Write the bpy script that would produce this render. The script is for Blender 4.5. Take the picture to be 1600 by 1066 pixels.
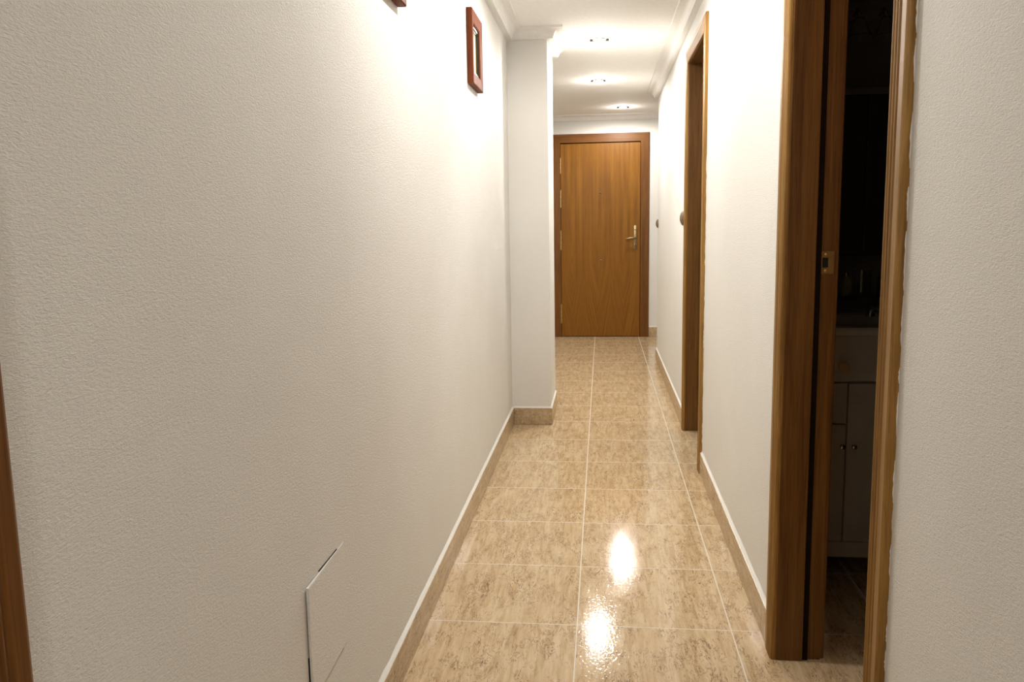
import bpy, bmesh, math, random
from mathutils import Vector, Matrix

random.seed(7)
scene = bpy.context.scene
for o in list(bpy.data.objects):
    bpy.data.objects.remove(o)
COL = scene.collection

# ------------------------------------------------------------------ camera
CAM_H = 1.21615
F_PX = 1296.3
YAW, PITCH, ROLL = -0.10954, -0.14081, -0.01663
fw = Vector((math.sin(YAW) * math.cos(PITCH), math.cos(YAW) * math.cos(PITCH), math.sin(PITCH)))
rt = Vector((math.cos(YAW), -math.sin(YAW), 0))
upv = rt.cross(fw)
cr_, sr_ = math.cos(ROLL), math.sin(ROLL)
rt, upv = rt * cr_ + upv * sr_, -rt * sr_ + upv * cr_
cd = bpy.data.cameras.new('camera')
cd.sensor_fit = 'HORIZONTAL'
cd.sensor_width = 36.0
cd.lens = F_PX / 1600 * 36.0
cd.clip_start = 0.02
cam = bpy.data.objects.new('camera', cd)
COL.objects.link(cam)
cam.matrix_world = Matrix(((rt.x, upv.x, -fw.x, 0), (rt.y, upv.y, -fw.y, 0), (rt.z, upv.z, -fw.z, CAM_H), (0, 0, 0, 1)))
scene.camera = cam

# ------------------------------------------------------------------ world, exposure
w = bpy.data.worlds.new('world')
scene.world = w
w.use_nodes = True
w.node_tree.nodes['Background'].inputs[0].default_value = (0.02, 0.018, 0.015, 1)
w.node_tree.nodes['Background'].inputs[1].default_value = 0.2
vs = scene.view_settings
vs.view_transform = 'Standard'
vs.look = 'None'
vs.gamma = 1.0
vs.use_curve_mapping = False
vs.exposure = 0.74
LAMP_W = 34.0                       # each recessed downlight
LAMP_COL = (1.0, 0.960, 0.895)
LAMPS = [(-0.03, -0.95, 0.48), (-0.03, 2.25, 0.55), (-0.02, 3.66, 0.52), (-0.016, 5.25, 0.74), (-0.03, 6.72, 0.78), (0.20, 8.29, 0.58)]  # first one is an added dim fill behind the camera

# ------------------------------------------------------------------ sizes (metres)
XL, XR = -0.545, 0.478              # corridor walls
XR2 = 0.60                          # far side of the right wall
YF = 8.853                          # wall with the entry door
PF, PB, PX = 4.926, 5.437, -0.312   # pillar front, back, right face
YE = 7.34                           # end of the right wall
ZC = 2.31                           # ceiling
G0, GW, R0, RD = -0.0774, 0.4598, 2.3891, 0.4373   # tile grid
SK, ST = 0.103, 0.011               # skirting height, thickness
D3, D2 = (1.455, 2.226), (4.04, 4.803)             # clear openings in the right wall
D4 = (-0.21, 0.60)                  # door in the left wall
ZT = 2.07                           # opening height
CW = 0.075                          # casing width

# ------------------------------------------------------------------ materials
def mat(name):
    m = bpy.data.materials.new(name)
    m.use_nodes = True
    nt = m.node_tree
    return m, nt, nt.nodes['Principled BSDF']

def N(nt, typ, **kw):
    n = nt.nodes.new(typ)
    for k, v in kw.items():
        if k in n.inputs:
            n.inputs[k].default_value = v
        else:
            setattr(n, k, v)
    return n

def plain(name, col, rough=0.5, metal=0.0, **kw):
    m, nt, b = mat(name)
    b.inputs['Roughness'].default_value = rough
    b.inputs['Metallic'].default_value = metal
    tc = N(nt, 'ShaderNodeTexCoord')
    nz = N(nt, 'ShaderNodeTexNoise', Scale=40.0, Detail=3.0)
    nt.links.new(tc.outputs['Object'], nz.inputs['Vector'])
    mx = N(nt, 'ShaderNodeMix', data_type='RGBA')
    mx.inputs['A'].default_value = (*[c * 0.93 for c in col], 1)
    mx.inputs['B'].default_value = (*[min(1, c * 1.06) for c in col], 1)
    nt.links.new(nz.outputs['Fac'], mx.inputs['Factor'])
    nt.links.new(mx.outputs['Result'], b.inputs['Base Color'])
    for k, v in kw.items():
        b.inputs[k.replace('_', ' ')].default_value = v
    return m

def ramp(nt, stops):
    r = nt.nodes.new('ShaderNodeValToRGB')
    e = r.color_ramp.elements
    while len(e) < len(stops):
        e.new(0.5)
    for el, (p, c) in zip(e, stops):
        el.position = p
        el.color = (*c, 1) if len(c) == 3 else c
    return r

def mapped(nt, scale, rand=0.0, src='Object'):
    tc = N(nt, 'ShaderNodeTexCoord')
    mp = N(nt, 'ShaderNodeMapping')
    mp.inputs['Scale'].default_value = scale
    nt.links.new(tc.outputs[src], mp.inputs['Vector'])
    if rand:
        oi = N(nt, 'ShaderNodeObjectInfo')
        ml = N(nt, 'ShaderNodeMath', operation='MULTIPLY')
        ml.inputs[1].default_value = rand
        nt.links.new(oi.outputs['Random'], ml.inputs[0])
        nt.links.new(ml.outputs[0], mp.inputs['Location'])
    return mp

def wall_material():
    m, nt, b = mat('embossed_wallpaper')
    b.inputs['Roughness'].default_value = 0.75
    b.inputs['Specular IOR Level'].default_value = 0.25
    geo = N(nt, 'ShaderNodeNewGeometry')
    def layer(sc, scale, det, dist):
        mp = N(nt, 'ShaderNodeMapping')
        mp.inputs['Scale'].default_value = sc
        nt.links.new(geo.outputs['Position'], mp.inputs['Vector'])
        nz = N(nt, 'ShaderNodeTexNoise', Scale=scale, Detail=det, Roughness=0.55, Distortion=dist)
        nt.links.new(mp.outputs['Vector'], nz.inputs['Vector'])
        return nz
    a = layer((0.52, 0.52, 1.6), 290, 3.0, 0.9)
    c = layer((0.6, 0.6, 1.3), 150, 2.0, 0.6)
    add = N(nt, 'ShaderNodeMath', operation='MULTIPLY_ADD')
    add.inputs[1].default_value = 0.6
    nt.links.new(c.outputs['Fac'], add.inputs[0])
    nt.links.new(a.outputs['Fac'], add.inputs[2])
    bp = N(nt, 'ShaderNodeBump', Strength=0.58, Distance=0.0032)
    nt.links.new(add.outputs[0], bp.inputs['Height'])
    nt.links.new(bp.outputs['Normal'], b.inputs['Normal'])
    big = layer((1, 1, 1), 1.7, 3.0, 0.0)
    r = ramp(nt, [(0.3, (0.82, 0.805, 0.77)), (0.7, (0.86, 0.85, 0.822))])
    nt.links.new(big.outputs['Fac'], r.inputs['Fac'])
    nt.links.new(r.outputs['Color'], b.inputs['Base Color'])
    return m

def tile_material(name, rand, rough=0.055, tint=1.0, axis='XY'):
    m, nt, b = mat(name)
    sx = (1, 1, 1)
    mp = mapped(nt, sx, rand)
    def layer(sc, det, dist, rg=0.6):
        q = N(nt, 'ShaderNodeMapping')
        q.inputs['Scale'].default_value = sc
        nt.links.new(mp.outputs['Vector'], q.inputs['Vector'])
        nz = N(nt, 'ShaderNodeTexNoise', Scale=1.0, Detail=det, Roughness=rg, Distortion=dist)
        nt.links.new(q.outputs['Vector'], nz.inputs['Vector'])
        return nz
    str_ = layer((60, 7, 60), 5, 0.6)
    vein = layer((48, 12, 48), 6, 2.4)
    spot = layer((17, 9, 17), 5, 1.0)
    t = tint
    r1 = ramp(nt, [(0.30, (0.51 * t, 0.355 * t, 0.195 * t)), (0.5, (0.65 * t, 0.49 * t, 0.30 * t)), (0.70, (0.74 * t, 0.60 * t, 0.40 * t))])
    nt.links.new(str_.outputs['Fac'], r1.inputs['Fac'])
    rv = ramp(nt, [(0.472, (0, 0, 0)), (0.492, (1, 1, 1)), (0.506, (1, 1, 1)), (0.526, (0, 0, 0))])
    nt.links.new(vein.outputs['Fac'], rv.inputs['Fac'])
    rs = ramp(nt, [(0.42, (0.1, 0.1, 0.1)), (0.56, (1, 1, 1))])
    nt.links.new(spot.outputs['Fac'], rs.inputs['Fac'])
    ml = N(nt, 'ShaderNodeMath', operation='MULTIPLY')
    nt.links.new(rv.outputs['Color'], ml.inputs[0])
    nt.links.new(rs.outputs['Color'], ml.inputs[1])
    ml2 = N(nt, 'ShaderNodeMath', operation='MULTIPLY')
    ml2.inputs[1].default_value = 1.0
    nt.links.new(ml.outputs[0], ml2.inputs[0])
    mx = N(nt, 'ShaderNodeMix', data_type='RGBA')
    nt.links.new(ml2.outputs[0], mx.inputs['Factor'])
    nt.links.new(r1.outputs['Color'], mx.inputs['A'])
    mx.inputs['B'].default_value = (0.20 * t, 0.105 * t, 0.055 * t, 1)
    nt.links.new(mx.outputs['Result'], b.inputs['Base Color'])
    b.inputs['Roughness'].default_value = rough
    b.inputs['Specular IOR Level'].default_value = 0.27
    fine = layer((120, 90, 120), 3, 0.5)
    bp = N(nt, 'ShaderNodeBump', Strength=0.21, Distance=0.0012)
    nt.links.new(fine.outputs['Fac'], bp.inputs['Height'])
    nt.links.new(bp.outputs['Normal'], b.inputs['Normal'])
    return m

def oak_material(name, grain, dark, mid, light, rough=0.42, rand=13.0, spec=0.3):
    m, nt, b = mat(name)
    along = {'X': 0, 'Y': 1, 'Z': 2}[grain]
    mp = mapped(nt, (1, 1, 1), rand)
    def layer(a, c, det, dist):
        s = [c, c, c]
        s[along] = a
        q = N(nt, 'ShaderNodeMapping')
        q.inputs['Scale'].default_value = s
        nt.links.new(mp.outputs['Vector'], q.inputs['Vector'])
        nz = N(nt, 'ShaderNodeTexNoise', Scale=1.0, Detail=det, Roughness=0.6, Distortion=dist)
        nt.links.new(q.outputs['Vector'], nz.inputs['Vector'])
        return nz
    g1 = layer(2.2, 55, 5, 0.7)
    g2 = layer(9, 330, 3, 0.2)
    r = ramp(nt, [(0.28, dark), (0.50, mid), (0.74, light)])
    nt.links.new(g1.outputs['Fac'], r.inputs['Fac'])
    r2 = ramp(nt, [(0.32, (0.62, 0.60, 0.56)), (0.52, (1, 1, 1))])
    nt.links.new(g2.outputs['Fac'], r2.inputs['Fac'])
    mx = N(nt, 'ShaderNodeMix', data_type='RGBA', blend_type='MULTIPLY')
    mx.inputs['Factor'].default_value = 0.8
    nt.links.new(r.outputs['Color'], mx.inputs['A'])
    nt.links.new(r2.outputs['Color'], mx.inputs['B'])
    nt.links.new(mx.outputs['Result'], b.inputs['Base Color'])
    b.inputs['Roughness'].default_value = rough
    b.inputs['Specular IOR Level'].default_value = spec
    bp = N(nt, 'ShaderNodeBump', Strength=0.12, Distance=0.0008)
    nt.links.new(g2.outputs['Fac'], bp.inputs['Height'])
    nt.links.new(bp.outputs['Normal'], b.inputs['Normal'])
    return m

def veneer_material():
    """flush entry door: straight oak veneer above, nested pointed arches below"""
    m, nt, b = mat('oak_veneer')
    tc = N(nt, 'ShaderNodeTexCoord')
    sp = N(nt, 'ShaderNodeSeparateXYZ')
    nt.links.new(tc.outputs['Object'], sp.inputs[0])
    def math_(op, a, bb=None, c=None):
        n = N(nt, 'ShaderNodeMath', operation=op)
        for i, v in enumerate((a, bb, c)):
            if v is None:
                continue
            if isinstance(v, (int, float)):
                n.inputs[i].default_value = v
            else:
                nt.links.new(v, n.inputs[i])
        return n.outputs[0]
    x, z = sp.outputs['X'], sp.outputs['Z']
    wob = N(nt, 'ShaderNodeTexNoise', Scale=3.0, Detail=3.0)
    nt.links.new(tc.outputs['Object'], wob.inputs['Vector'])
    xs = math_('MULTIPLY_ADD', wob.outputs['Fac'], 0.05, x)
    pp = math_('PINGPONG', math_('ADD', xs, 5.0), 0.135)
    arch = math_('MULTIPLY_ADD', math_('POWER', pp, 0.8), 4.2, z)
    cb = N(nt, 'ShaderNodeCombineXYZ')
    nt.links.new(math_('MULTIPLY', arch, 17.0), cb.inputs[0])
    nt.links.new(math_('MULTIPLY', x, 5.0), cb.inputs[1])
    na = N(nt, 'ShaderNodeTexNoise', Scale=1.0, Detail=4.0, Roughness=0.6)
    nt.links.new(cb.outputs[0], na.inputs['Vector'])
    cs = N(nt, 'ShaderNodeCombineXYZ')
    nt.links.new(math_('MULTIPLY', x, 26.0), cs.inputs[0])
    nt.links.new(math_('MULTIPLY', z, 1.0), cs.inputs[2])
    ns = N(nt, 'ShaderNodeTexNoise', Scale=1.0, Detail=5.0, Roughness=0.6)
    nt.links.new(cs.outputs[0], ns.inputs['Vector'])
    mr = N(nt, 'ShaderNodeMapRange')
    mr.inputs['From Min'].default_value = 1.15
    mr.inputs['From Max'].default_value = 0.45
    nt.links.new(z, mr.inputs['Value'])
    mx = N(nt, 'ShaderNodeMix', data_type='FLOAT')
    nt.links.new(mr.outputs[0], mx.inputs['Factor'])
    nt.links.new(ns.outputs['Fac'], mx.inputs['A'])
    nt.links.new(na.outputs['Fac'], mx.inputs['B'])
    r = ramp(nt, [(0.27, (0.155, 0.056, 0.0035)), (0.5, (0.235, 0.093, 0.006)), (0.75, (0.300, 0.134, 0.012))])
    nt.links.new(mx.outputs['Result'], r.inputs['Fac'])
    q = N(nt, 'ShaderNodeMapping')
    q.inputs['Scale'].default_value = (300, 300, 8)
    nt.links.new(tc.outputs['Object'], q.inputs['Vector'])
    nf = N(nt, 'ShaderNodeTexNoise', Scale=1.0, Detail=2.0)
    nt.links.new(q.outputs['Vector'], nf.inputs['Vector'])
    r2 = ramp(nt, [(0.3, (0.8, 0.78, 0.75)), (0.5, (1, 1, 1))])
    nt.links.new(nf.outputs['Fac'], r2.inputs['Fac'])
    mm = N(nt, 'ShaderNodeMix', data_type='RGBA', blend_type='MULTIPLY')
    mm.inputs['Factor'].default_value = 0.8
    nt.links.new(r.outputs['Color'], mm.inputs['A'])
    nt.links.new(r2.outputs['Color'], mm.inputs['B'])
    nt.links.new(mm.outputs['Result'], b.inputs['Base Color'])
    b.inputs['Roughness'].default_value = 0.45
    b.inputs['Specular IOR Level'].default_value = 0.25
    return m

def print_material():
    m, nt, b = mat('framed_print')
    mp = mapped(nt, (9, 9, 9))
    nz = N(nt, 'ShaderNodeTexNoise', Scale=1.0, Detail=6.0, Distortion=0.8)
    nt.links.new(mp.outputs['Vector'], nz.inputs['Vector'])
    r = ramp(nt, [(0.25, (0.38, 0.22, 0.10)), (0.42, (0.62, 0.46, 0.22)), (0.56, (0.72, 0.58, 0.33)), (0.75, (0.78, 0.68, 0.45))])
    nt.links.new(nz.outputs['Fac'], r.inputs['Fac'])
    nt.links.new(r.outputs['Color'], b.inputs['Base Color'])
    b.inputs['Roughness'].default_value = 0.25
    return m

def emit(name, col, strength):
    m, nt, b = mat(name)
    b.inputs['Base Color'].default_value = (0.9, 0.9, 0.9, 1)
    b.inputs['Emission Color'].default_value = (*col, 1)
    b.inputs['Emission Strength'].default_value = strength
    return m

M = {}
M['wall'] = wall_material()
M['ceiling'] = plain('ceiling_paint', (0.88, 0.87, 0.845), 0.8)
M['plaster'] = plain('plaster_moulding', (0.82, 0.805, 0.78), 0.55)
M['caulk'] = plain('white_caulk', (0.84, 0.83, 0.80), 0.6)
M['tile'] = tile_material('beige_floor_tile', 37.0)
M['skirt'] = tile_material('beige_skirting_tile', 21.0, 0.22, 0.85)
M['grout'] = plain('pale_grout', (0.76, 0.70, 0.60), 0.6)
OD, OM, OL = (0.19, 0.085, 0.016), (0.31, 0.158, 0.034), (0.43, 0.240, 0.062)
M['oak'] = oak_material('oak_upright', 'Z', OD, OM, OL)
M['oak_y'] = oak_material('oak_lengthwise', 'Y', OD, OM, OL)
M['oak_x'] = oak_material('oak_crosswise', 'X', (0.11, 0.036, 0.004), (0.165, 0.060, 0.007), (0.215, 0.086, 0.012))
M['oak_entry'] = oak_material('oak_entry_frame', 'Z', (0.11, 0.036, 0.004), (0.165, 0.060, 0.007), (0.215, 0.086, 0.012))
JD, JM, JL = (0.10, 0.040, 0.008), (0.165, 0.072, 0.015), (0.225, 0.108, 0.026)  # redder lining oak, darkened in colour for the shade on the jambs
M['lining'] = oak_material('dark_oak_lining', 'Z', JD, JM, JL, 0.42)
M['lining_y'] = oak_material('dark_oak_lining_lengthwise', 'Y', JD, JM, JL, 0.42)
M['veneer'] = veneer_material()
M['brass'] = plain('brass', (0.62, 0.43, 0.17), 0.3, 1.0)
M['bronze'] = plain('aged_bronze', (0.30, 0.22, 0.12), 0.36, 1.0)
M['dark'] = plain('black_hole', (0.01, 0.008, 0.006), 0.9)
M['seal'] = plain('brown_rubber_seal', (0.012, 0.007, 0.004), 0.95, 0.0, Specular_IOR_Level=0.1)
M['chrome'] = plain('satin_chrome', (0.42, 0.40, 0.37), 0.22, 1.0)
M['mahogany'] = oak_material('red_brown_wood', 'Z', (0.085, 0.020, 0.007), (0.150, 0.038, 0.013), (0.21, 0.060, 0.022), 0.6, 13.0, 0.12)
M['slip'] = plain('black_green_slip', (0.018, 0.024, 0.016), 0.35)
M['print'] = print_material()
M['lens'] = emit('halogen_lens', (1.0, 0.93, 0.82), 30.0)
M['lacquer'] = plain('pale_lacquer', (0.56, 0.50, 0.42), 0.4)
M['ceramic'] = plain('glazed_ceramic', (0.66, 0.62, 0.56), 0.12)
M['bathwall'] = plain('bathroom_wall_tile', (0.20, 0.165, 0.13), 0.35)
M['knobwood'] = plain('tan_wood_knob', (0.62, 0.42, 0.20), 0.4)
M['glass'] = plain('clear_glass', (0.95, 0.97, 0.95), 0.03, 0.0, Transmission_Weight=1.0, IOR=1.45)
M['amber'] = plain('olive_glass', (0.55, 0.56, 0.28), 0.08, 0.0, Transmission_Weight=0.6, IOR=1.45)
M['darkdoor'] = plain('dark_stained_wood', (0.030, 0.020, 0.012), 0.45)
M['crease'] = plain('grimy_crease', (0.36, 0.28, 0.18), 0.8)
M['clip'] = plain('dark_clip', (0.05, 0.042, 0.035), 0.5, 0.0)
M['switch'] = plain('bronze_switch', (0.17, 0.115, 0.065), 0.5, 0.0)

# ------------------------------------------------------------------ mesh helpers
class MB:
    def __init__(self):
        self.bm = bmesh.new()

    def box(self, x0, x1, y0, y1, z0, z1, bevel=0.0):
        ret = bmesh.ops.create_cube(self.bm, size=1.0)
        for v in ret['verts']:
            v.co = Vector((x0 + (v.co.x + .5) * (x1 - x0), y0 + (v.co.y + .5) * (y1 - y0), z0 + (v.co.z + .5) * (z1 - z0)))
        if bevel:
            ed = list({e for v in ret['verts'] for e in v.link_edges})
            bmesh.ops.bevel(self.bm, geom=ed, offset=bevel, segments=2, affect='EDGES', profile=0.6)
        return self

    def rings(self, rings, closed=True, caps=True):
        """skin between successive rings of points"""
        rv = [[self.bm.verts.new(p) for p in r] for r in rings]
        n = len(rv[0])
        for a, b in zip(rv, rv[1:]):
            for i in range(n if closed else n - 1):
                j = (i + 1) % n
                self.bm.faces.new((a[i], a[j], b[j], b[i]))
        if caps:
            self.bm.faces.new(rv[0][::-1])
            self.bm.faces.new(rv[-1])
        return self

    def lathe(self, prof, base, axis, seg=24):
        """prof: (radius, distance along axis)"""
        ax = Vector(axis).normalized()
        e1 = ax.orthogonal().normalized()
        e2 = ax.cross(e1)
        b = Vector(base)
        rr = []
        for r, h in prof:
            r = max(r, 1e-5)
            rr.append([b + ax * h + (e1 * math.cos(t) + e2 * math.sin(t)) * r for t in [2 * math.pi * k / seg for k in range(seg)]])
        return self.rings(rr)

    def tube(self, pts, rad, seg=10):
        pts = [Vector(p) for p in pts]
        if not isinstance(rad, (list, tuple)):
            rad = [rad] * len(pts)
        rr = []
        for i, p in enumerate(pts):
            d = (pts[min(i + 1, len(pts) - 1)] - pts[max(i - 1, 0)]).normalized()
            e1 = d.cross(Vector((0.13, 0.21, 1))).normalized()
            e2 = d.cross(e1)
            rr.append([p + (e1 * math.cos(t) + e2 * math.sin(t)) * rad[i] for t in [2 * math.pi * k / seg for k in range(seg)]])
        return self.rings(rr)

    def build(self, name, material, parent=None, smooth=False, origin=None):
        bmesh.ops.recalc_face_normals(self.bm, faces=self.bm.faces)
        co = [v.co for v in self.bm.verts]
        lo = Vector([min(c[i] for c in co) for i in range(3)])
        hi = Vector([max(c[i] for c in co) for i in range(3)])
        if origin is None:
            org = Vector(((lo.x + hi.x) / 2, (lo.y + hi.y) / 2, lo.z))
        else:
            org = Vector(origin)
        for v in self.bm.verts:
            v.co -= org
        me = bpy.data.meshes.new(name)
        self.bm.to_mesh(me)
        self.bm.free()
        me.materials.append(M[material])
        if smooth:
            for p in me.polygons:
                p.use_smooth = True
            try:
                me.set_sharp_from_angle(angle=math.radians(40))
            except Exception:
                pass
        o = bpy.data.objects.new(name, me)
        COL.objects.link(o)
        if parent is not None:
            o.parent = parent
            o.location = org - world_loc(parent)
        else:
            o.location = org
        return o

def world_loc(o):
    l = Vector(o.location)
    while o.parent:
        o = o.parent
        l += Vector(o.location)
    return l

def tag(o, label=None, cat=None, group=None, kind=None):
    if label:
        o['label'] = label
    if cat:
        o['category'] = cat
    if group:
        o['group'] = group
    if kind:
        o['kind'] = kind
    return o

def empty(name, loc):
    o = bpy.data.objects.new(name, None)
    o.empty_display_size = 0.05
    COL.objects.link(o)
    o.location = loc
    return o

def struct(o, label, cat):
    return tag(o, label, cat, kind='structure')

# ------------------------------------------------------------------ walls
def wall_y(name, x0, x1, y0, y1, label, openings=(), material='wall'):
    """wall running along Y with door openings (a, b, top)"""
    mb = MB()
    cur = y0
    for a, b, top in sorted(openings):
        mb.box(x0, x1, cur, a, 0, ZC)
        mb.box(x0, x1, a, b, top, ZC)
        cur = b
    mb.box(x0, x1, cur, y1, 0, ZC)
    return struct(mb.build(name, material), label, 'wall')

def wall_x(name, x0, x1, y0, y1, label, openings=(), material='wall'):
    mb = MB()
    cur = x0
    for a, b, top in sorted(openings):
        mb.box(cur, a, y0, y1, 0, ZC)
        mb.box(a, b, y0, y1, top, ZC)
        cur = b
    mb.box(cur, x1, y0, y1, 0, ZC)
    return struct(mb.build(name, material), label, 'wall')

JT = 0.03   # lining thickness
wall_y('wall_left', XL - 0.12, XL, -2.0, PF, 'long white embossed wall on the left, carrying two small pictures', [(D4[0] - JT, D4[1] + JT, ZT + JT)])
wall_y('wall_right', XR, XR2, -2.0, YE, 'white embossed wall on the right with two open doorways', [(D3[0] - JT, D3[1] + JT, ZT + JT), (D2[0] - JT, D2[1] + JT, ZT + JT)])
wall_y('wall_pillar', XL - 0.12, PX, PF, PB, 'white pillar jutting from the left wall halfway down the corridor')
EX0, EX1, EZ = -0.4314, 0.3936, 2.03     # entry door leaf
wall_x('wall_far', -2.3, 2.3, YF, YF + 0.14, 'white end wall around the entry door', [(EX0 - 0.03, EX1 + 0.03, EZ + 0.03)])
wall_x('wall_back', -0.665, 0.60, -2.12, -2.0, 'white wall closing the corridor behind the viewer')
wall_x('wall_hall_near', -2.3, XL - 0.12, PB - 0.12, PB, 'white hall wall hidden behind the pillar')
wall_y('wall_hall_left', -2.3, -2.18, PB, YF, 'white side wall of the entry hall, left')
wall_x('wall_hall_right', XR2, 2.18, YE - 0.12, YE, 'white hall wall past the corner of the right wall')
wall_y('wall_rooms_side', 2.18, 2.3, 1.08, YF, 'outer wall of the dark side rooms')
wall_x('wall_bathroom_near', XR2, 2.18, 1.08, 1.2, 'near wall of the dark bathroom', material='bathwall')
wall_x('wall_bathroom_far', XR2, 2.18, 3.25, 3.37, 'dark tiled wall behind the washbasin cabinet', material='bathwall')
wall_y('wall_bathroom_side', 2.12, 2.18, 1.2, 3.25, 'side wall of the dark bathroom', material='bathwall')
struct(MB().box(-2.3, 2.3, -2.12, YF + 0.14, ZC, ZC + 0.12).build('ceiling', 'ceiling'), 'smooth white corridor ceiling with recessed spotlights', 'ceiling')

# ------------------------------------------------------------------ floor: grout bed and one object for each tile
floor = struct(MB().box(-2.3, 2.3, -2.12, YF + 0.14, -0.05, -0.0003).build('floor', 'grout'), 'glossy beige marbled tile floor with pale joints', 'floor')
GAP = 0.0038
tb = MB().box(-GW / 2 + GAP / 2, GW / 2 - GAP / 2, -RD / 2 + GAP / 2, RD / 2 - GAP / 2, -0.009, 0.0, bevel=0.0007)
tile0 = tb.build('floor_tile', 'tile', floor, origin=(0, 0, 0))
fl = world_loc(floor)
first = True
for k in range(-10, 16):
    yc = R0 + (k + 0.5) * RD
    y0t, y1t = yc - RD / 2, yc + RD / 2
    for c in range(-4, 5):
        xc = G0 + (c + 0.5) * GW
        use = -1 <= c <= 1
        if y0t < 3.2 and y1t > 1.3 and 1 <= c <= 3:
            use = True
        if y1t > PB and c < -1 and xc > -2.1:
            use = True
        if y1t > YE and c > 1:
            use = True
        if not use or y0t > YF + 0.05:
            continue
        if first:
            t = tile0
            first = False
        else:
            t = tile0.copy()
            COL.objects.link(t)
            t.parent = floor
        t.location = Vector((xc, yc, 0)) - fl

# ------------------------------------------------------------------ skirting (tile strips with a caulk bead)
def skirting(name, label, axis, wall, sign, a0, a1):
    """axis: direction the skirting runs along; wall: coordinate of the wall plane; sign: towards the room"""
    mid = (a0 + a1) / 2
    root = empty(name, (wall, mid, 0) if axis == 'Y' else (mid, wall, 0))
    struct(root, label, 'baseboard')
    step, off = (RD, R0) if axis == 'Y' else (GW, G0)
    cuts = [a0]
    k = math.ceil((a0 + 0.05 - off) / step)
    while off + k * step < a1 - 0.05:
        cuts.append(off + k * step)
        k += 1
    cuts.append(a1)
    lo, hi = sorted((wall, wall + sign * ST))
    for p, q in zip(cuts, cuts[1:]):
        g = 0.0006
        mb = MB()
        if axis == 'Y':
            mb.box(lo, hi, p + g, q - g, 0.0005, SK, bevel=0.002)
        else:
            mb.box(p + g, q - g, lo, hi, 0.0005, SK, bevel=0.002)
        mb.build('skirting_tile', 'skirt', root)
    # caulk bead along the top edge, slightly uneven
    rings = []
    n = max(2, int((a1 - a0) / 0.06))
    for i in range(n + 1):
        a = a0 + (a1 - a0) * i / n
        h = 0.009 + random.uniform(-0.0025, 0.0025)
        d = ST * 0.92
        sec = [(0, SK - 0.002), (d, SK - 0.002), (d * 0.8, SK + 0.002), (d * 0.35, SK + h * 0.5), (0, SK + h)]
        if axis == 'Y':
            rings.append([(wall + sign * u, a, z) for u, z in sec])
        else:
            rings.append([(a, wall + sign * u, z) for u, z in sec])
    MB().rings(rings).build('caulk_bead', 'caulk', root, smooth=True)
    return root

skirting('baseboard_left', 'beige tile skirting along the long left wall', 'Y', XL, 1, D4[1] + CW + 0.003, PF)
skirting('baseboard_pillar_front', 'short beige tile skirting across the front of the pillar', 'X', PF, -1, XL + ST, PX + ST)
skirting('baseboard_pillar_side', 'beige tile skirting along the bright side of the pillar', 'Y', PX, 1, PF, PB)
skirting('baseboard_right_middle', 'beige tile skirting on the right wall between the two doorways', 'Y', XR, -1, D3[1] + CW + 0.002, D2[0] - CW - 0.002)
skirting('baseboard_right_far', 'beige tile skirting on the right wall beyond the second doorway', 'Y', XR, -1, D2[1] + CW + 0.002, YE)
skirting('baseboard_right_near', 'beige tile skirting on the right wall nearest the viewer', 'Y', XR, -1, -2.0, D3[0] - CW - 0.002)
skirting('baseboard_far', 'beige tile skirting on the end wall right of the entry door', 'X', YF, -1, 0.4865 + 0.002, 2.18)
skirting('baseboard_far_left', 'beige tile skirting on the end wall left of the entry door', 'X', YF, -1, -2.18, EX0 - 0.093 - 0.002)

# ------------------------------------------------------------------ plaster cornice
def cove(zc):
    pr = [(0.0, -0.058), (0.034, -0.058), (0.036, -0.050), (0.040, -0.046)]
    for i in range(7):
        t = i / 6 * math.pi / 2
        pr.append((0.040 + 0.042 * (1 - math.cos(t)) , -0.046 + 0.034 * math.sin(t)))
    pr += [(0.092, -0.011), (0.094, 0.0), (0.0, 0.0)]
    return [(d, zc + z) for d, z in pr]

def sweep_cornice(name, path, side, label):
    pts = [Vector((x, y)) for x, y in path]
    nr = []
    for a, b in zip(pts, pts[1:]):
        d = (b - a).normalized()
        nr.append(Vector((-d.y, d.x)) * side)
    rings = []
    pf = cove(ZC)
    for i, p in enumerate(pts):
        if i == 0:
            m = nr[0]
        elif i == len(pts) - 1:
            m = nr[-1]
        else:
            m = (nr[i - 1] + nr[i]) / (1 + nr[i - 1].dot(nr[i]))
        rings.append([(p.x + m.x * d, p.y + m.y * d, z) for d, z in pf])
    return struct(MB().rings(rings).build(name, 'plaster', smooth=True), label, 'cornice')

sweep_cornice('trim_1', [(XL, -2.0), (XL, PF), (PX, PF), (PX, PB), (-2.18, PB)], -1, 'white plaster cornice on the left wall stepping around the pillar')
sweep_cornice('trim_2', [(XR, -2.0), (XR, YE), (2.18, YE)], 1, 'white plaster cornice along the top of the right wall')
sweep_cornice('trim_3', [(-2.18, YF), (2.18, YF)], -1, 'white plaster cornice above the entry door')

# ------------------------------------------------------------------ door frames
def flute_profile(wd, th):
    """rounded inner edge, three reeds, then a broad flat band to the outer edge"""
    pr = [(0.001, 0), (0.001, th * 0.30), (wd * 0.03, th * 0.60), (wd * 0.06, th * 0.80)]
    n = 30
    for i in range(n + 1):
        s = 0.08 + 0.54 * i / n
        pr.append((wd * s, th * (0.90 + 0.10 * math.cos((s - 0.16) / 0.18 * 2 * math.pi))))
    pr += [(wd * 0.65, th * 0.86), (wd * 0.68, th * 0.97), (wd * 0.93, th * 0.97), (wd * 0.985, th * 0.86), (wd, th * 0.64), (wd, 0)]
    return pr

def flat_profile(wd, th):
    return [(0, 0), (0, th * 0.8), (wd * 0.03, th), (wd * 0.96, th), (wd, th * 0.75), (wd, 0)]

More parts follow.
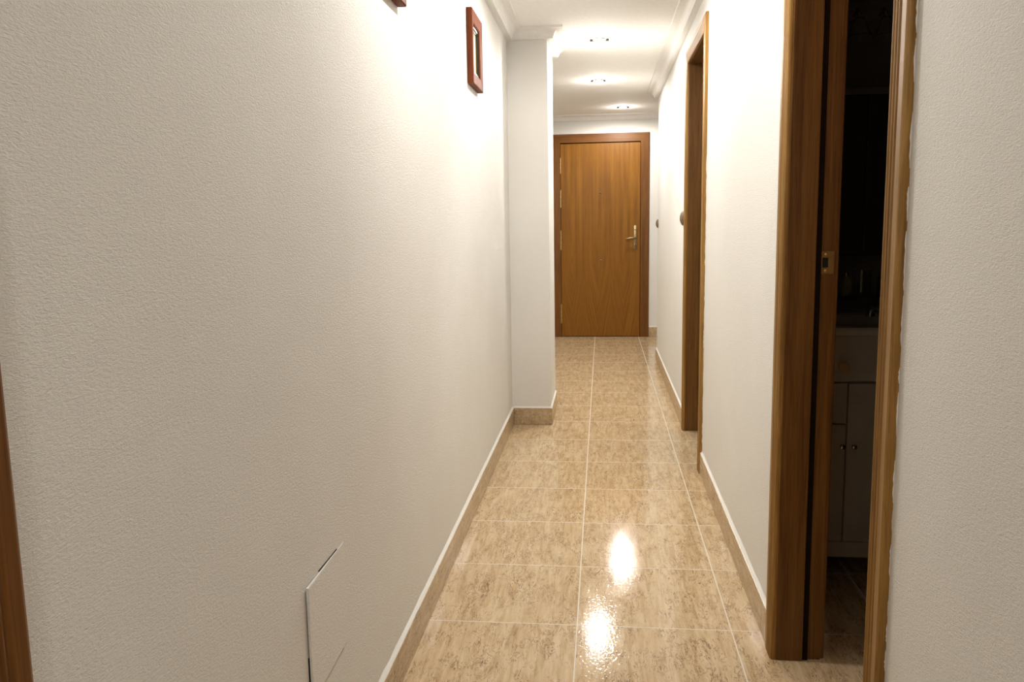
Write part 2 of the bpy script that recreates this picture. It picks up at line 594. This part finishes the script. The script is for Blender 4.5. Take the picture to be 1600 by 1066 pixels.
def casing(root, place, a0, a1, top, profile, wd, mats):
    """three mitred lengths around an opening; place(a, z, t) -> point"""
    MB().rings([[place(a0 - u, 0.0005, t) for u, t in profile], [place(a0 - u, top + u, t) for u, t in profile]]).build('casing', mats[0], root)
    MB().rings([[place(a1 + u, 0.0005, t) for u, t in profile], [place(a1 + u, top + u, t) for u, t in profile]]).build('casing', mats[0], root)
    MB().rings([[place(a0 - u, top + u, t) for u, t in profile], [place(a1 + u, top + u, t) for u, t in profile]]).build('casing_head', mats[1], root)

def right_doorway(name, label, dy, strike_z):
    y0, y1 = dy
    root = struct(empty(name, (XR, (y0 + y1) / 2, 0)), label, 'doorway')
    TH = 0.0155
    casing(root, lambda a, z, t: (XR - t, a, z), y0, y1, ZT, flute_profile(CW, TH), CW, ('oak', 'oak_y'))
    # room-side casing
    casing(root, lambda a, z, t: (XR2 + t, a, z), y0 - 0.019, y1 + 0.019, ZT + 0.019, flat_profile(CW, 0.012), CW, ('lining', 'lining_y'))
    XS = 0.550
    for s, yj in ((1, y1), (-1, y0)):
        sec = [(XR - 0.0015, yj + s * 0.0015), (XR - 0.0002, yj), (XS - 0.0015, yj), (XS, yj + s * 0.0015), (XS, yj + s * 0.012), (XR2, yj + s * 0.012), (XR2, yj + s * JT), (XR - 0.0015, yj + s * JT)]
        sec = [(x, y) for x, y in sec]
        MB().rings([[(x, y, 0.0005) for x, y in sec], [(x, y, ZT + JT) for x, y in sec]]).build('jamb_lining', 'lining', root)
        lo, hi = sorted((yj + s * 0.004, yj + s * 0.0118))
        MB().box(XS + 0.0002, XS + 0.0145, lo, hi, 0.001, ZT + 0.008).build('door_seal', 'seal', root)  # narrow near-black strip along the rebate step
    sec = [(XR - 0.0015, ZT + 0.0015), (XR - 0.0002, ZT), (XS - 0.0015, ZT), (XS, ZT + 0.0015), (XS, ZT + 0.012), (XR2, ZT + 0.012), (XR2, ZT + JT), (XR - 0.0015, ZT + JT)]
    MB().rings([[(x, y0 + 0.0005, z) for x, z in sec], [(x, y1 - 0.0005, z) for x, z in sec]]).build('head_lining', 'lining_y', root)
    # strike plate on the far jamb
    yp = y1 + 0.012
    z0, z1 = strike_z
    sp = MB().box(XS + 0.015, XR2 - 0.002, yp - 0.0018, yp, z0, z1, bevel=0.0006).build('strike_plate', 'bronze', root)
    zc = (z0 + z1) / 2
    MB().box(XS + 0.0185, XS + 0.033, yp - 0.0026, yp - 0.0015, zc - 0.013, zc + 0.013, bevel=0.0005).build('latch_hole', 'dark', sp)
    MB().box(XS + 0.033, XS + 0.0455, yp - 0.0034, yp - 0.0012, zc - 0.010, zc + 0.010, bevel=0.0006).build('latch_lip', 'bronze', sp)
    for zz in (z0 + 0.008, z1 - 0.008):
        MB().lathe([(0.0038, 0), (0.0034, 0.001), (0.0005, 0.0016)], (XS + 0.027, yp - 0.0017, zz), (0, -1, 0), 12).build('screw', 'brass', sp)
    return root

door3 = right_doorway('door_3', 'open oak-framed doorway nearest the viewer, leading to the dark bathroom', D3, (1.073, 1.131))
door2 = right_doorway('door_2', 'open oak-framed doorway further along the right wall', D2, (1.065, 1.123))

def ragged_caulk(root, y, n, z0, z1):
    """chipped plaster edge beside the outer side of a casing"""
    z = z0
    while z < z1:
        h = random.uniform(0.02, 0.11)
        wd = random.uniform(0.0003, 0.0010)
        th = random.uniform(0.0008, 0.0026)
        ring = []
        m = 9
        for i in range(m + 1):
            f = i / m
            b = math.sin(math.pi * (0.04 + 0.92 * f)) ** 0.5
            zz = z + h * f
            jw = wd * b * random.uniform(0.5, 1.4)
            jt = th * b * random.uniform(0.5, 1.3)
            ring.append([(XR + 0.0005, y, zz), (XR + 0.0005, y - jw, zz), (XR - jt, y - jw * 0.2, zz), (XR - jt, y + 0.0002, zz)])
        MB().rings(ring).build('caulk_chip', 'caulk', root)
        z += h + random.uniform(0.002, 0.05)
ragged_caulk(door3, D3[0] - CW, 40, 0.35, 2.1)
ragged_caulk(door2, D2[0] - CW, 40, 0.15, 1.5)

# unseen bathroom door leaf hinged on the near jamb, angled to shade the room
def swung_leaf(root, hx, hy, ang, length):
    ca, sa = math.cos(ang), math.sin(ang)
    def P(u, v, z):
        return (hx + u * ca + v * sa, hy + u * sa - v * ca, z)
    ring = lambda z: [P(0, 0, z), P(length, 0, z), P(length, 0.035, z), P(0, 0.035, z)]
    lf = MB().rings([ring(0.007), ring(ZT + 0.006)]).build('door_leaf', 'oak', root)
    for sgn, v in ((-1, 0.0), (1, 0.035)):
        nrm = Vector((sa, -ca, 0)) * sgn
        base = Vector(P(length - 0.06, v, 1.03))
        MB().lathe([(0.024, 0), (0.022, 0.006), (0.009, 0.010), (0.009, 0.034), (0.022, 0.044), (0.022, 0.052), (0.001, 0.060)], base, nrm).build('door_knob', 'brass', lf, smooth=True)
    return lf
swung_leaf(door3, XR2 + 0.016, D3[0] + 0.03, math.radians(77), 0.755)

# door in the left wall, only its casing shows at the picture edge
root = struct(empty('door_4', (XL, (D4[0] + D4[1]) / 2, 0)), 'oak door frame in the left wall, at the very left edge', 'door')
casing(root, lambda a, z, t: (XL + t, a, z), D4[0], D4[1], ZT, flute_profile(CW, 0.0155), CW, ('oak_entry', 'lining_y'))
for s, yj in ((1, D4[1]), (-1, D4[0])):
    lo, hi = sorted((yj, yj + s * JT))
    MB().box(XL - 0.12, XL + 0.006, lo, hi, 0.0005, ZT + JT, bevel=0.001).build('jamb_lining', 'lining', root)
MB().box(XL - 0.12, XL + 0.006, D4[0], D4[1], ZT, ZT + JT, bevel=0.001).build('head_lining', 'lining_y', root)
leaf = MB().box(XL - 0.118, XL - 0.083, D4[0] + 0.003, D4[1] - 0.003, 0.006, ZT - 0.003, bevel=0.0015).build('door_leaf', 'oak', root)
MB().lathe([(0.026, 0), (0.024, 0.006), (0.009, 0.010), (0.009, 0.04), (0.025, 0.05), (0.026, 0.062), (0.012, 0.074), (0.001, 0.076)], (XL - 0.083, D4[0] + 0.07, 1.03), (1, 0, 0)).build('door_knob', 'brass', leaf, smooth=True)

# ------------------------------------------------------------------ entry door
root = struct(empty('door_1', ((EX0 + EX1) / 2, YF, 0)), 'closed oak veneer entry door with brass lever at the corridor end', 'door')
ECW = 0.0929
casing(root, lambda a, z, t: (a, YF - t, z), EX0 - 0.003, EX1 + 0.003, EZ + 0.003, flat_profile(ECW - 0.003, 0.018), ECW, ('oak_entry', 'oak_x'))
for s, xj in ((1, EX1), (-1, EX0)):
    lo, hi = sorted((xj + s * 0.004, xj + s * 0.03))
    MB().box(lo, hi, YF - 0.002, YF + 0.138, 0.0005, EZ + 0.03).build('jamb_lining', 'oak_entry', root)
    lo, hi = sorted((xj - s * 0.02, xj + s * 0.004))
    MB().box(lo, hi, YF + 0.05, YF + 0.075, 0.0005, EZ + 0.004).build('door_stop', 'oak_entry', root)
MB().box(EX0 - 0.004, EX1 + 0.004, YF - 0.002, YF + 0.138, EZ + 0.004, EZ + 0.03).build('head_lining', 'oak_x', root)
MB().box(EX0 - 0.004, EX1 + 0.004, YF + 0.05, YF + 0.075, EZ - 0.02, EZ + 0.004).build('door_stop', 'oak_x', root)
YL = YF - 0.003                    # leaf face
leaf = MB().box(EX0, EX1, YL, YL + 0.045, 0.006, EZ - 0.005, bevel=0.0015).build('door_leaf', 'veneer', root, origin=((EX0 + EX1) / 2, YL, 0))
for z0, z1 in ((1.727, 1.878), (1.376, 1.549), (0.934, 1.129), (0.154, 0.348)):
    xh = EX0 - 0.001
    h = MB().lathe([(0.0006, -0.010), (0.0045, -0.007), (0.003, -0.002), (0.0078, 0), (0.0078, z1 - z0), (0.003, z1 - z0 + 0.002), (0.0045, z1 - z0 + 0.007), (0.0006, z1 - z0 + 0.010)], (xh, YF - 0.020, z0), (0, 0, 1), 14).build('hinge', 'brass', root, smooth=True)
    MB().box(xh - 0.002, xh + 0.002, YF - 0.020, YL + 0.0, z0, z1).build('hinge_leaf', 'bronze', h)
    for k in range(1, 4):
        zz = z0 + (z1 - z0) * k / 4
        MB().lathe([(0.0081, 0), (0.0081, 0.0018)], (xh, YF - 0.020, zz), (0, 0, 1), 14).build('hinge_joint', 'dark', h)
# lever handle on a long plate
px0, px1, pz0, pz1 = 0.324, 0.366, 0.923, 1.177
def plate_ring(y, inset):
    pts = []
    cx, hw = (px0 + px1) / 2, (px1 - px0) / 2 - inset
    for k in range(17):
        t = math.pi * k / 16
        pts.append((cx + hw * math.cos(t), y, pz1 - 0.020 + (0.020 - inset) * math.sin(t)))
    for k in range(17):
        t = math.pi + math.pi * k / 16
        pts.append((cx + hw * math.cos(t), y, pz0 + 0.020 + (0.020 - inset) * math.sin(t)))
    return pts
hp = MB().rings([plate_ring(YL, 0), plate_ring(YL - 0.004, 0), plate_ring(YL - 0.0065, 0.004)]).build('handle_plate', 'bronze', root, smooth=True)
hx = (px0 + px1) / 2
lv = [(hx, YL - 0.005, 1.045), (hx, YL - 0.038, 1.045), (hx - 0.008, YL - 0.050, 1.045), (hx - 0.03, YL - 0.054, 1.046), (hx - 0.06, YL - 0.054, 1.044), (hx - 0.085, YL - 0.052, 1.039), (hx - 0.102, YL - 0.049, 1.036)]
MB().tube(lv, [0.0105, 0.0095, 0.010, 0.0095, 0.009, 0.010, 0.008], 12).build('lever', 'bronze', hp, smooth=True)
MB().lathe([(0.0155, 0), (0.0155, 0.004), (0.012, 0.008)], (hx, YL - 0.006, 1.045), (0, -1, 0)).build('rosette', 'brass', hp, smooth=True)
kc = MB().lathe([(0.011, 0), (0.011, 0.004), (0.009, 0.005)], (hx, YL - 0.006, 0.975), (0, -1, 0)).build('lock_cylinder', 'brass', hp, smooth=True)
MB().box(hx - 0.0035, hx + 0.0035, YL - 0.0125, YL - 0.010, 0.963, 0.985, bevel=0.001).build('keyhole', 'dark', hp)
MB().lathe([(0.012, 0), (0.011, 0.006), (0.004, 0.009)], (hx, YL - 0.006, 1.135), (0, -1, 0)).build('thumb_turn', 'brass', hp, smooth=True)
pe = MB().lathe([(0.011, 0), (0.011, 0.003), (0.0085, 0.0045), (0.0065, 0.003)], (-0.019, YL, 1.514), (0, -1, 0)).build('peephole', 'bronze', root, smooth=True)
MB().lathe([(0.0066, 0.0), (0.0066, 0.0036), (0.003, 0.0048)], (-0.019, YL, 1.514), (0, -1, 0), 16).build('peephole_lens', 'dark', pe, smooth=True)
pe = MB().lathe([(0.013, 0), (0.013, 0.003), (0.009, 0.005)], (-0.015, YL, 0.81), (0, -1, 0)).build('bolt_cover', 'bronze', root, smooth=True)
MB().lathe([(0.007, 0.0), (0.007, 0.0055), (0.003, 0.006)], (-0.015, YL, 0.81), (0, -1, 0), 16).build('bolt_hole', 'dark', pe, smooth=True)

# ------------------------------------------------------------------ recessed downlights
lamp_labels = [
    'recessed ceiling spotlight behind the viewer, out of the picture',
    'recessed ceiling spotlight above the near bathroom doorway, out of the picture',
    'recessed ceiling spotlight before the second doorway, out of the picture',
    'round recessed spotlight nearest the viewer, beside the pillar cornice',
    'middle one of the three recessed ceiling spotlights',
    'farthest recessed spotlight, right of the others before the entry door']
def downlight(x, y, label, power=1.0):
    root = tag(empty('ceiling_downlight', (x, y, ZC)), label, 'ceiling light', 'recessed corridor spotlights')
    MB().lathe([(0.036, 0.0), (0.040, 0.006), (0.046, 0.0075), (0.052, 0.0055), (0.055, 0.001), (0.055, 0.0)], (x, y, ZC), (0, 0, -1), 40).build('trim_ring', 'chrome', root, smooth=True)
    MB().lathe([(0.0358, 0.0), (0.0352, 0.0035), (0.026, 0.0085), (0.012, 0.0110), (0.0005, 0.0115)], (x, y, ZC), (0, 0, -1), 36).build('lens', 'lens', root, smooth=True)
    for s in (-1, 1):
        MB().box(x + s * 0.048 - 0.010, x + s * 0.048 + 0.010, y - 0.012, y + 0.012, ZC - 0.0125, ZC - 0.001, bevel=0.003).build('lens_clip', 'clip', root)  # enlarged dark clips paint in the ring's shaded left and right ends
    # added point light below the lens brightens the ceiling; reflector beam shines down
    for nm, typ, share, dz in (('halogen_capsule', 'POINT', 0.065, -0.085), ('reflector_beam', 'SPOT', 0.935, -0.050)):
        ld = bpy.data.lights.new(nm, typ)
        ld.energy = LAMP_W * power * share
        ld.color = LAMP_COL
        ld.shadow_soft_size = 0.022
        if typ == 'SPOT':
            ld.spot_size = math.radians(179)
            ld.spot_blend = 0.35
        lo = bpy.data.objects.new(nm, ld)
        COL.objects.link(lo)
        lo.parent = root
        lo.location = (0, 0, dz)
    return root
for (x, y, pw), lb in zip(LAMPS, lamp_labels):
    downlight(x, y, lb, pw)

# ------------------------------------------------------------------ pictures on the left wall
def picture(y0, y1, z0, z1, label):
    yc, T = (y0 + y1) / 2, 0.025
    root = tag(empty('framed_picture', (XL, yc, z0)), label, 'picture', 'small framed pictures on the left wall')
    fwid = 0.052
    def P(a, z, t):
        return (XL + 0.001 + t, a, z)
    prof = [(0, 0), (0, T * 0.72), (0.004, T * 0.86), (fwid * 0.8, T), (fwid * 0.95, T), (fwid, T * 0.9), (fwid, 0)]
    ya, yb, za, zb = y0 + fwid, y1 - fwid, z0 + fwid, z1 - fwid
    corner = {(0, 0): (ya, za, -1, -1), (1, 0): (yb, za, 1, -1), (1, 1): (yb, zb, 1, 1), (0, 1): (ya, zb, -1, 1)}
    order = [(0, 0), (1, 0), (1, 1), (0, 1)]
    for i in range(4):
        rr = []
        for key in (order[i], order[(i + 1) % 4]):
            a, z, sa, sz = corner[key]
            rr.append([P(a + sa * u, z + sz * u, t) for u, t in prof])
        MB().rings(rr).build('frame_rail', 'mahogany', root)
    # dark inner slip, stepped
    sl = [(-0.016, 0.004), (-0.016, T * 0.34), (-0.009, T * 0.36), (-0.009, T * 0.52), (0.0, T * 0.56), (0.0, 0.004)]
    for i in range(4):
        rr = []
        for key in (order[i], order[(i + 1) % 4]):
            a, z, sa, sz = corner[key]
            rr.append([P(a + sa * u, z + sz * u, t) for u, t in sl])
        MB().rings(rr).build('inner_slip', 'slip', root)
    MB().box(XL + 0.001, XL + 0.006, ya - 0.001, yb + 0.001, za - 0.001, zb + 0.001).build('print', 'print', root)
    return root
picture(3.455, 3.735, 1.785, 2.082, 'small red-brown framed picture hanging nearer the pillar')
picture(2.000, 2.283, 1.795, 2.090, 'red-brown picture frame cut off by the top edge, only its bottom corner showing')

# ------------------------------------------------------------------ painted-over access panel low on the left wall
y0, y1, z0, z1 = 1.397, 1.622, 0.335, 0.557
def pan(a, z, t):
    lift = (1 - (a - y0) / (y1 - y0))
    return (XL + 0.0006 + t + 0.0018 * lift, a, z)
mbp = MB()
mbp.rings([[pan(y0, z0, 0), pan(y1, z0, 0), pan(y1, z1, 0), pan(y0, z1, 0)],
           [pan(y0, z0, 0.0035), pan(y1, z0, 0.001), pan(y1, z1, 0.001), pan(y0, z1, 0.0035)],
           [pan(y0 + 0.002, z0 + 0.002, 0.0045), pan(y1 - 0.002, z0 + 0.002, 0.0014), pan(y1 - 0.002, z1 - 0.002, 0.0014), pan(y0 + 0.002, z1 - 0.002, 0.0045)]])
root = tag(empty('access_panel', (XL, (y0 + y1) / 2, z0)), 'square painted-over access panel low on the left wall', 'panel')
mbp.build('cover', 'wall', root)
MB().box(XL + 0.0002, XL + 0.0012, y0 - 0.0022, y0 + 0.002, z0 - 0.01, z0 + 0.085).build('gap', 'dark', root)
MB().box(XL + 0.0002, XL + 0.0012, y0 + 0.02, y0 + 0.200, z0 - 0.0035, z0 + 0.001).build('crease', 'crease', root)  # thin brown line along the panel's lower edge
MB().box(XL + 0.0002, XL + 0.0014, y0 + 0.075, y0 + 0.185, z1 - 0.001, z1 + 0.0022).build('gap', 'dark', root)

# ------------------------------------------------------------------ round switches on the right wall
def switch(y, z, r, label):
    root = tag(empty('light_switch', (XR, y, z)), label, 'switch', 'round bronze switches on the right wall')
    MB().lathe([(r, 0), (r, 0.004), (r * 0.96, 0.008), (r * 0.86, 0.0125), (r * 0.66, 0.0165), (r * 0.60, 0.0150), (r * 0.58, 0.014)], (XR, y, z), (-1, 0, 0), 40).build('cover_plate', 'switch', root, smooth=True)
    MB().lathe([(r * 0.575, 0.004), (r * 0.575, 0.0165), (r * 0.5, 0.0195), (r * 0.25, 0.0215), (0.0005, 0.022)], (XR, y, z), (-1, 0, 0), 32).build('button', 'switch', root, smooth=True)
    return root
switch(5.037, 1.230, 0.042, 'round bronze light switch beside the second doorway')
switch(7.27, 1.195, 0.038, 'round bronze light switch at the far corner of the right wall')

# ------------------------------------------------------------------ dark bathroom
root = tag(empty('washbasin_cabinet', (0.955, 2.98, 0)), 'pale washbasin cabinet with small knobs, in the dark bathroom', 'cabinet')
VX0, VX1, VF, VB = 0.625, 1.30, 2.742, 3.20
MB().box(VX0, VX1, VF + 0.019, VB, 0.093, 0.690, bevel=0.002).build('body', 'lacquer', root)
MB().box(VX0, VX1, VF + 0.004, VF + 0.0185, 0.093, 0.146, bevel=0.0015).build('plinth_rail', 'lacquer', root)
def front(name, x0, x1, z0, z1, knob=None, kr=0.009, km='chrome'):
    d = MB().box(x0, x1, VF, VF + 0.018, z0, z1, bevel=0.002).build(name, 'lacquer', root)
    if knob:
        MB().lathe([(kr * 0.5, 0), (kr * 0.45, 0.008), (kr * 0.9, 0.012), (kr, 0.017), (kr * 0.75, 0.022), (0.0004, 0.024)], (knob[0], VF, knob[1]), (0, -1, 0), 20).build('knob', km, d, smooth=True)
front('drawer', VX0 + 0.002, 0.7905, 0.552, 0.684)
front('door', VX0 + 0.002, 0.7905, 0.150, 0.5475, (0.778, 0.477))
front('door', 0.7945, VX1 - 0.002, 0.150, 0.684, (0.815, 0.477))
fa = MB().box(VX0, VX1, VF - 0.002, VF + 0.018, 0.6905, 0.842, bevel=0.004).build('fascia', 'lacquer', root)
MB().lathe([(0.007, 0), (0.007, 0.012), (0.0165, 0.014), (0.0165, 0.024), (0.014, 0.027), (0.0005, 0.028)], (0.770, VF - 0.002, 0.743), (0, -1, 0), 28).build('knob', 'knobwood', fa, smooth=True)
MB().box(VX0 + 0.01, VX1 - 0.01, VF + 0.019, VB, 0.6905, 0.842).build('basin_support', 'lacquer', root)
for lx in (VX0 + 0.04, VX1 - 0.04):
    for ly in (VF + 0.10, VB - 0.05):
        MB().lathe([(0.016, 0), (0.018, 0.004), (0.014, 0.02), (0.018, 0.0925)], (lx, ly, 0.0005), (0, 0, 1), 16).build('leg', 'bronze', root, smooth=True)
# ceramic basin: slab with an oval bowl
cx, cy = (VX0 + VX1) / 2, (VF + VB) / 2
def oval(a, b, z, n=40, sq=2.0):
    o = []
    for k in range(n):
        t = 2 * math.pi * k / n
        c, s = math.cos(t), math.sin(t)
        o.append((cx + a * math.copysign(abs(c) ** (2 / sq), c), cy + b * math.copysign(abs(s) ** (2 / sq), s), z))
    return o
A, B = (VX1 - VX0) / 2 + 0.005, (VB - VF) / 2 + 0.008
MB().rings([oval(A, B, 0.8425, sq=14), oval(A, B, 0.858, sq=14), oval(A - 0.008, B - 0.008, 0.866, sq=10), oval(0.24, 0.155, 0.864), oval(0.225, 0.14, 0.857), oval(0.17, 0.10, 0.85), oval(0.03, 0.03, 0.846)]).build('basin', 'ceramic', root, smooth=True)
tp = MB().tube([(cx, VB - 0.10, 0.864), (cx, VB - 0.10, 0.885), (cx, VB - 0.11, 0.90), (cx, VB - 0.14, 0.908), (cx, VB - 0.18, 0.90)], [0.016, 0.014, 0.013, 0.012, 0.011], 12).build('tap', 'chrome', root, smooth=True)

sh = tag(empty('glass_shelf', (0.93, 3.18, 0.926)), 'narrow glass shelf above the basin in the dark bathroom', 'shelf')
MB().box(0.66, 1.20, 3.12, 3.249, 0.926, 0.933, bevel=0.001).build('pane', 'glass', sh)
for bx in (0.70, 1.16):
    MB().lathe([(0.012, 0), (0.012, 0.006), (0.006, 0.008), (0.006, 0.05), (0.009, 0.055), (0.0005, 0.06)], (bx, 3.25, 0.918), (0, -1, 0), 14).build('bracket', 'chrome', sh, smooth=True)
ZS = 0.9332
t1 = MB().lathe([(0.028, 0), (0.030, 0.004), (0.034, 0.085), (0.0345, 0.092), (0.032, 0.092), (0.028, 0.012), (0.0005, 0.010)], (0.948, 3.175, ZS), (0, 0, 1), 28).build('glass_tumbler', 'glass', smooth=True)
tag(t1, 'clear glass tumbler standing on the bathroom shelf', 'glass')
bt = tag(empty('soap_bottle', (0.893, 3.17, ZS)), 'small olive bottle left of the tumbler on the shelf', 'bottle')
MB().lathe([(0.014, 0), (0.018, 0.01), (0.021, 0.03), (0.016, 0.055), (0.008, 0.064), (0.008, 0.07), (0.0005, 0.07)], (0.893, 3.17, ZS), (0, 0, 1), 24).build('bottle_body', 'amber', bt, smooth=True)
MB().lathe([(0.009, 0), (0.009, 0.014), (0.0005, 0.016)], (0.893, 3.17, ZS + 0.0702), (0, 0, 1), 18).build('cap', 'chrome', bt, smooth=True)
ds = tag(empty('soap_dispenser', (1.035, 3.18, ZS)), 'shiny metal soap dispenser right of the tumbler on the shelf', 'dispenser')
MB().lathe([(0.026, 0), (0.028, 0.004), (0.028, 0.06), (0.024, 0.068), (0.008, 0.072), (0.0005, 0.072)], (1.035, 3.18, ZS), (0, 0, 1), 24).build('container', 'chrome', ds, smooth=True)
MB().tube([(1.035, 3.18, ZS + 0.0722), (1.035, 3.18, ZS + 0.088), (1.032, 3.165, ZS + 0.094), (1.03, 3.145, ZS + 0.091)], [0.005, 0.005, 0.0045, 0.004], 10).build('pump', 'chrome', ds, smooth=True)

mc = tag(empty('wall_cabinet', (0.955, 3.19, 1.08)), 'dark two-door wall cabinet above the basin in the dark bathroom', 'cabinet')
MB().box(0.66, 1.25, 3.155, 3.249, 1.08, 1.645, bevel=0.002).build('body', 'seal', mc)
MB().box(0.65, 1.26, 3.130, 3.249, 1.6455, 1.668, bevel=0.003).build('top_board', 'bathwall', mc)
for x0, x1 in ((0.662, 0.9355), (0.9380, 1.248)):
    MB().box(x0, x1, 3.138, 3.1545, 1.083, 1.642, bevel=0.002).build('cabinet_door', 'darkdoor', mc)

wl = tag(empty('wall_lamp', (0.985, 3.25, 1.93)), 'unlit wall lamp with glass tulip shades in the dark bathroom', 'lamp')
MB().box(0.80, 1.20, 3.232, 3.2495, 1.915, 1.955, bevel=0.006).build('back_plate', 'bathwall', wl)
for lx in (0.90, 0.99, 1.10):
    arm = MB().tube([(lx, 3.234, 1.935), (lx, 3.19, 1.945), (lx, 3.165, 1.93), (lx, 3.16, 1.91)], 0.006, 10).build('arm', 'chrome', wl, smooth=True)
    pr = [(0.010, 0), (0.018, 0.006), (0.026, 0.03), (0.034, 0.055), (0.044, 0.070), (0.0425, 0.071), (0.032, 0.056), (0.024, 0.03), (0.016, 0.008), (0.0005, 0.004)]
    MB().lathe(pr, (lx, 3.16, 1.912), (0, -0.15, -1), 24).build('shade', 'glass', wl, smooth=True)
